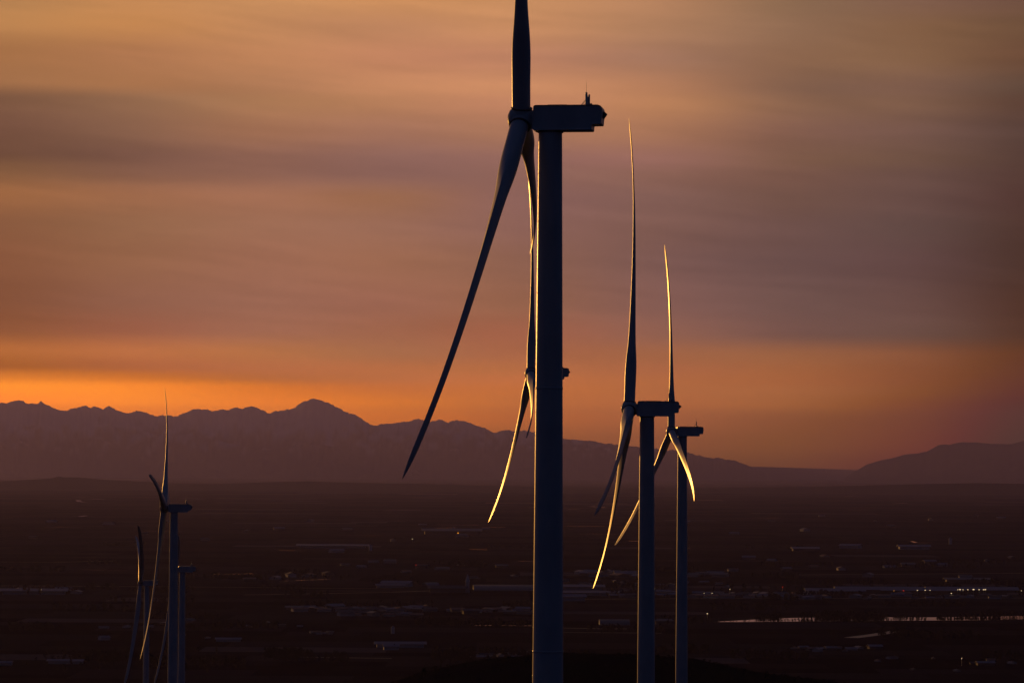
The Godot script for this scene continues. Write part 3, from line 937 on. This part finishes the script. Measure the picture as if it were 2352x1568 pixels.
func make_trees() -> void:
	for k in 3: tree_kits.append(tree_parts(300 + k, [1.0, 0.62, 1.35][k]))
	rng.seed = 99
	# u from, u to, v from, v to, how many, height, label, group
	var rows := [
		[1872, 2030, 1424.6, 1428.8, 70, 11.0, "dark tree in the dense clump hiding part of the river", "dense clump on the river bank"],
		[1738, 1796, 1427.0, 1429.4, 18, 10.0, "dark tree in the small clump at the river's left end", "small clump at the river's left end"],
		[1640, 1740, 1428.4, 1430, 10, 3.0, "low bush along the river's pointed left end", "bushes at the river's pointed end"],
		[1796, 1876, 1427, 1428.6, 16, 4.0, "low tree on the river's left stretch", "low trees on the river's left stretch"],
		[2026, 2130, 1425, 1427, 22, 7.0, "low tree on the bank mid river", "low trees mid river"],
		[2150, 2300, 1424, 1426.4, 34, 8.5, "slender tree in the open row along the river", "row of slender trees along the river"],
		[2300, 2352, 1423, 1424.6, 4, 3.0, "low bush on the river bank at the right edge", "bushes at the river's right end"],
		[1392, 1462, 1366, 1370, 22, 9.0, "dark tree in the grove by the long shed", "grove by the long shed"],
		[672, 1000, 1390, 1397, 30, 8.0, "dark tree behind the long row of houses", "trees behind the row of houses"],
		[20, 180, 1356, 1366, 30, 9.0, "reddish dusk-lit tree at the left edge", "reddish trees at the left"],
		[850, 960, 1338, 1343, 20, 9.0, "dark tree in the belt behind the farmhouse", "belt behind the farmhouse"],
		[60, 500, 1496, 1545, 26, 6.0, "dark tree in the near fields at the lower left", "near trees at the lower left"],
		[1640, 2340, 1357, 1363, 40, 9.0, "dark tree behind the strip of town", "trees behind the town"],
	]
	for r in rows:
		for k in r[4]:
			var p := ground_at(lerpf(r[0], r[1], (k + rng.randf()) / r[4]), rng.randf_range(r[2], r[3]))
			tree(p, r[5] * rng.randf_range(0.6, 1.3), 1 if r[7].contains("slender") else rng.randi() % 3, r[6] if r[7].contains("clump") or r[4] > 40 else "%s %s" % [nth(k, r[4]), r[6]], r[7])
	# shelter belts and orchards that read as dark masses
	var places := []
	for k in 60:
		var u := rng.randf_range(-50, 2400)
		var v := 1250.0 + 290.0 * rng.randf()
		var far := 160.0 * EYE_F / (v - 1075.0)
		var n := rng.randi_range(18, 60)
		var p := ground_at(u, v)
		var along := Vector3(1, 0, rng.randf_range(-0.5, 0.5)).normalized() * far * rng.randf_range(0.008, 0.03)
		for i in n:
			var q := p + along * rng.randf_range(-0.5, 0.5) + Vector3(rng.randf_range(-6, 6), 0, rng.randf_range(-14, 14))
			places.append(Transform3D(Basis(Vector3.UP, rng.randf() * TAU).scaled(Vector3.ONE * rng.randf_range(5.0, 10.0)), q))
	var mm := MultiMesh.new()
	mm.transform_format = MultiMesh.TRANSFORM_3D
	mm.mesh = tree_kits[0][1]
	mm.instance_count = places.size()
	for i in places.size(): mm.set_instance_transform(i, places[i])
	var woods := MultiMeshInstance3D.new()
	woods.name = "shelter_belts"
	woods.multimesh = mm
	woods.material_override = M.leaf
	add_child(woods)
	tag(woods, "dark belts of trees and orchards scattered over the plain", "woods", "", "stuff")
	# scrub along the knoll
	var scrub := []
	for k in 700:
		var x := rng.randf_range(-75, 125)
		var z := -1250.0 + rng.randf_range(-60, 60)
		scrub.append(Transform3D(Basis(Vector3.UP, rng.randf() * TAU).scaled(Vector3(1.5, 0.8, 1.5) * rng.randf_range(0.5, 1.5)), Vector3(x, hill_height(x, z) - 0.45, z)))
	mm = MultiMesh.new()
	mm.transform_format = MultiMesh.TRANSFORM_3D
	mm.mesh = tree_kits[2][1]
	mm.instance_count = scrub.size()
	for i in scrub.size(): mm.set_instance_transform(i, scrub[i])
	var low := MultiMeshInstance3D.new()
	low.name = "scrub"
	low.multimesh = mm
	low.material_override = M.sage
	add_child(low)
	tag(low, "low dark scrub covering the rounded knoll", "scrub", "", "stuff")
	for b in [[978, 3.4, "round dark bush on the left slope of the knoll"], [910, 3.0, "lone small bush at the knoll's far left foot"], [1003, 2.2, "smaller bush next to the round one on the knoll's left slope"], [1716, 2.8, "dark bush on the knoll's right slope, nearer to the rightmost tower"], [1764, 3.6, "dark bush farthest right on the knoll's slope"]]:
		var x: float = (b[0] - 1176.0) / EYE_F * 1240.0
		var o := base("bush", Vector3(x, hill_height(x, -1240.0) - 0.5, -1240.0), b[0])
		part("stem", tree_kits[2][0], M.bark, o).scale = Vector3.ONE * b[1]
		part("foliage", tree_kits[2][1], M.sage, o).scale = Vector3.ONE * b[1]
		tag(o, b[2], "bush")

func make_lamps() -> void:
	var lamps := [
		[1405, 1363, "lamp_amber", 1.1, "left one of two amber lamps in the town between the large towers"], [1419, 1363.4, "lamp_amber", 1.1, "right one of two amber lamps in the town between the large towers"],
		[1457, 1363, "lamp_white", 0.6, "small lamp close to the left side of the second tower, upper one"], [1461, 1365.5, "lamp_white", 0.5, "small lamp close to the left side of the second tower, lower one"], [1503, 1362, "lamp_white", 0.8, "lamp touching the right side of the second tower"],
		[1677, 1362.5, "lamp_white", 0.6, "lone lamp above the town right of the rightmost turbine"], [1625, 1421, "lamp_white", 0.8, "lone lamp at the left of the river's pointed end"], [1618, 1372, "lamp_white", 0.6, "left lamp of the faint pair in the right-hand town"], [1636, 1372, "lamp_white", 0.6, "right lamp of the faint pair in the right-hand town"],
		[2054, 1366, "lamp_amber", 0.6, "amber lamp at the right end of the longest shed"], [2076, 1366, "lamp_red", 0.8, "reddish lamp right of the longest shed, lower one"], [2085, 1360.5, "lamp_amber", 0.7, "amber lamp raised at the left end of the lamp-lit shed"], [2186, 1372.5, "lamp_white", 0.9, "white lamp standing in front of the brightly lit shed"],
		[2331, 1361, "lamp_red", 0.6, "reddish lamp right of the brightly lit shed"], [2347, 1366, "lamp_white", 0.7, "white lamp at the right edge of the picture"], [1798, 1357, "lamp_red", 0.7, "reddish lamp above the houses left of the long sheds"], [955, 1305, "lamp_red", 0.9, "lone red lamp on the plain left of the nearest tower"], [1052, 1229, "lamp_amber", 2.2, "amber lamp beside the wide far warehouse"],
		[94, 1364, "lamp_white", 0.6, "small lamp by the long shed among the reddish trees"], [947, 1243, "lamp_white", 1.2, "far white lamp on the left plain"], [2210, 1527, "lamp_white", 0.4, "small lamp near the bottom right corner"],
	]
	for l in lamps:
		lamp(ground_at(l[0], l[1] + 1.5), 6.0, l[2], l[3] * 0.85, l[4])
	for k in 3:
		lamp(ground_at([2108, 2126, 2137][k], 1366.5), 6.0, "lamp_white", [0.7, 0.8, 0.6][k], "%s of three small lamps along the low shed left of the bright one" % ["leftmost", "middle", "rightmost"][k])
	for k in 8:
		lamp(ground_at([2201, 2206, 2213, 2224, 2237, 2250, 2260, 2264][k], 1367.0), 7.0, "lamp_white", [0.7, 1.1, 0.7, 0.8, 1.2, 0.8, 0.9, 1.0][k], "%s lamp in the row along the brightly lit shed" % ["first", "second", "third", "fourth", "fifth", "sixth", "seventh", "eighth"][k])

# ---------------------------------------------------------------- the build
func _ready() -> void:
	look = Basis(Vector3.RIGHT, deg_to_rad(PITCH)) * Basis(Vector3.BACK, deg_to_rad(ROLL))
	var cam := Camera3D.new()
	cam.name = "camera"
	cam.fov = rad_to_deg(2.0 * atan(784.0 / EYE_F))
	cam.near = 1.0
	cam.far = 120000.0
	cam.basis = look
	add_child(cam)
	cam.current = true

	var env := Environment.new()
	env.background_mode = Environment.BG_SKY
	env.tonemap_mode = Environment.TONE_MAPPER_LINEAR
	env.tonemap_exposure = 1.0
	var pano := PanoramaSkyMaterial.new()
	pano.panorama = make_sky()
	pano.energy_multiplier = 1.0
	env.sky = Sky.new()
	env.sky.sky_material = pano
	env.volumetric_fog_enabled = true      # forward-scattering dusk haze
	env.volumetric_fog_density = HAZE
	env.volumetric_fog_albedo = lin(0.395, 0.35, 0.95)
	env.volumetric_fog_anisotropy = 0.5
	env.volumetric_fog_length = 1024.0
	env.sdfgi_enabled = true
	env.ssao_enabled = true
	env.ssil_enabled = true
	var we := WorldEnvironment.new()
	we.name = "environment"
	we.environment = env
	add_child(we)

	var sun := DirectionalLight3D.new()
	sun.name = "sun"
	sun.light_energy = 0.36
	sun.light_color = lin(1.0, 0.45, 0.085)
	sun.light_angular_distance = 0.6
	sun.shadow_enabled = true
	add_child(sun)
	var az := deg_to_rad(SUN_AZ)
	var el := deg_to_rad(SUN_EL)
	var to_sun := Vector3(sin(az) * cos(el), sin(el), -cos(az) * cos(el))
	sun.look_at_from_position(to_sun * 100.0, Vector3.ZERO, Vector3.UP)

	make_materials()
	make_plain()
	make_hill()
	make_mountains()

	var first := make_turbine()
	for i in TURBINES.size():
		var t: Array = TURBINES[i]
		var o := first
		if i > 0:
			o = first.duplicate()
			o.name = numbered("wind_turbine")
			add_child(o)
		set_turbine(o, Vector3(t[0], t[1], t[2]), t[3], t[4])
		if i >= 4:                                  # these three stand with their blades turned out of the wind
			var turned := blade_mesh([8.0, 72.0, 30.0][i - 4])
			for c in o.get_children():
				if String(c.name).begins_with("blade"): c.mesh = turned
		tag(o, t[5], "wind turbine", "wind turbines of the wind farm")
	make_water_and_tracks()
	make_buildings()
	make_trees()
	make_lamps()
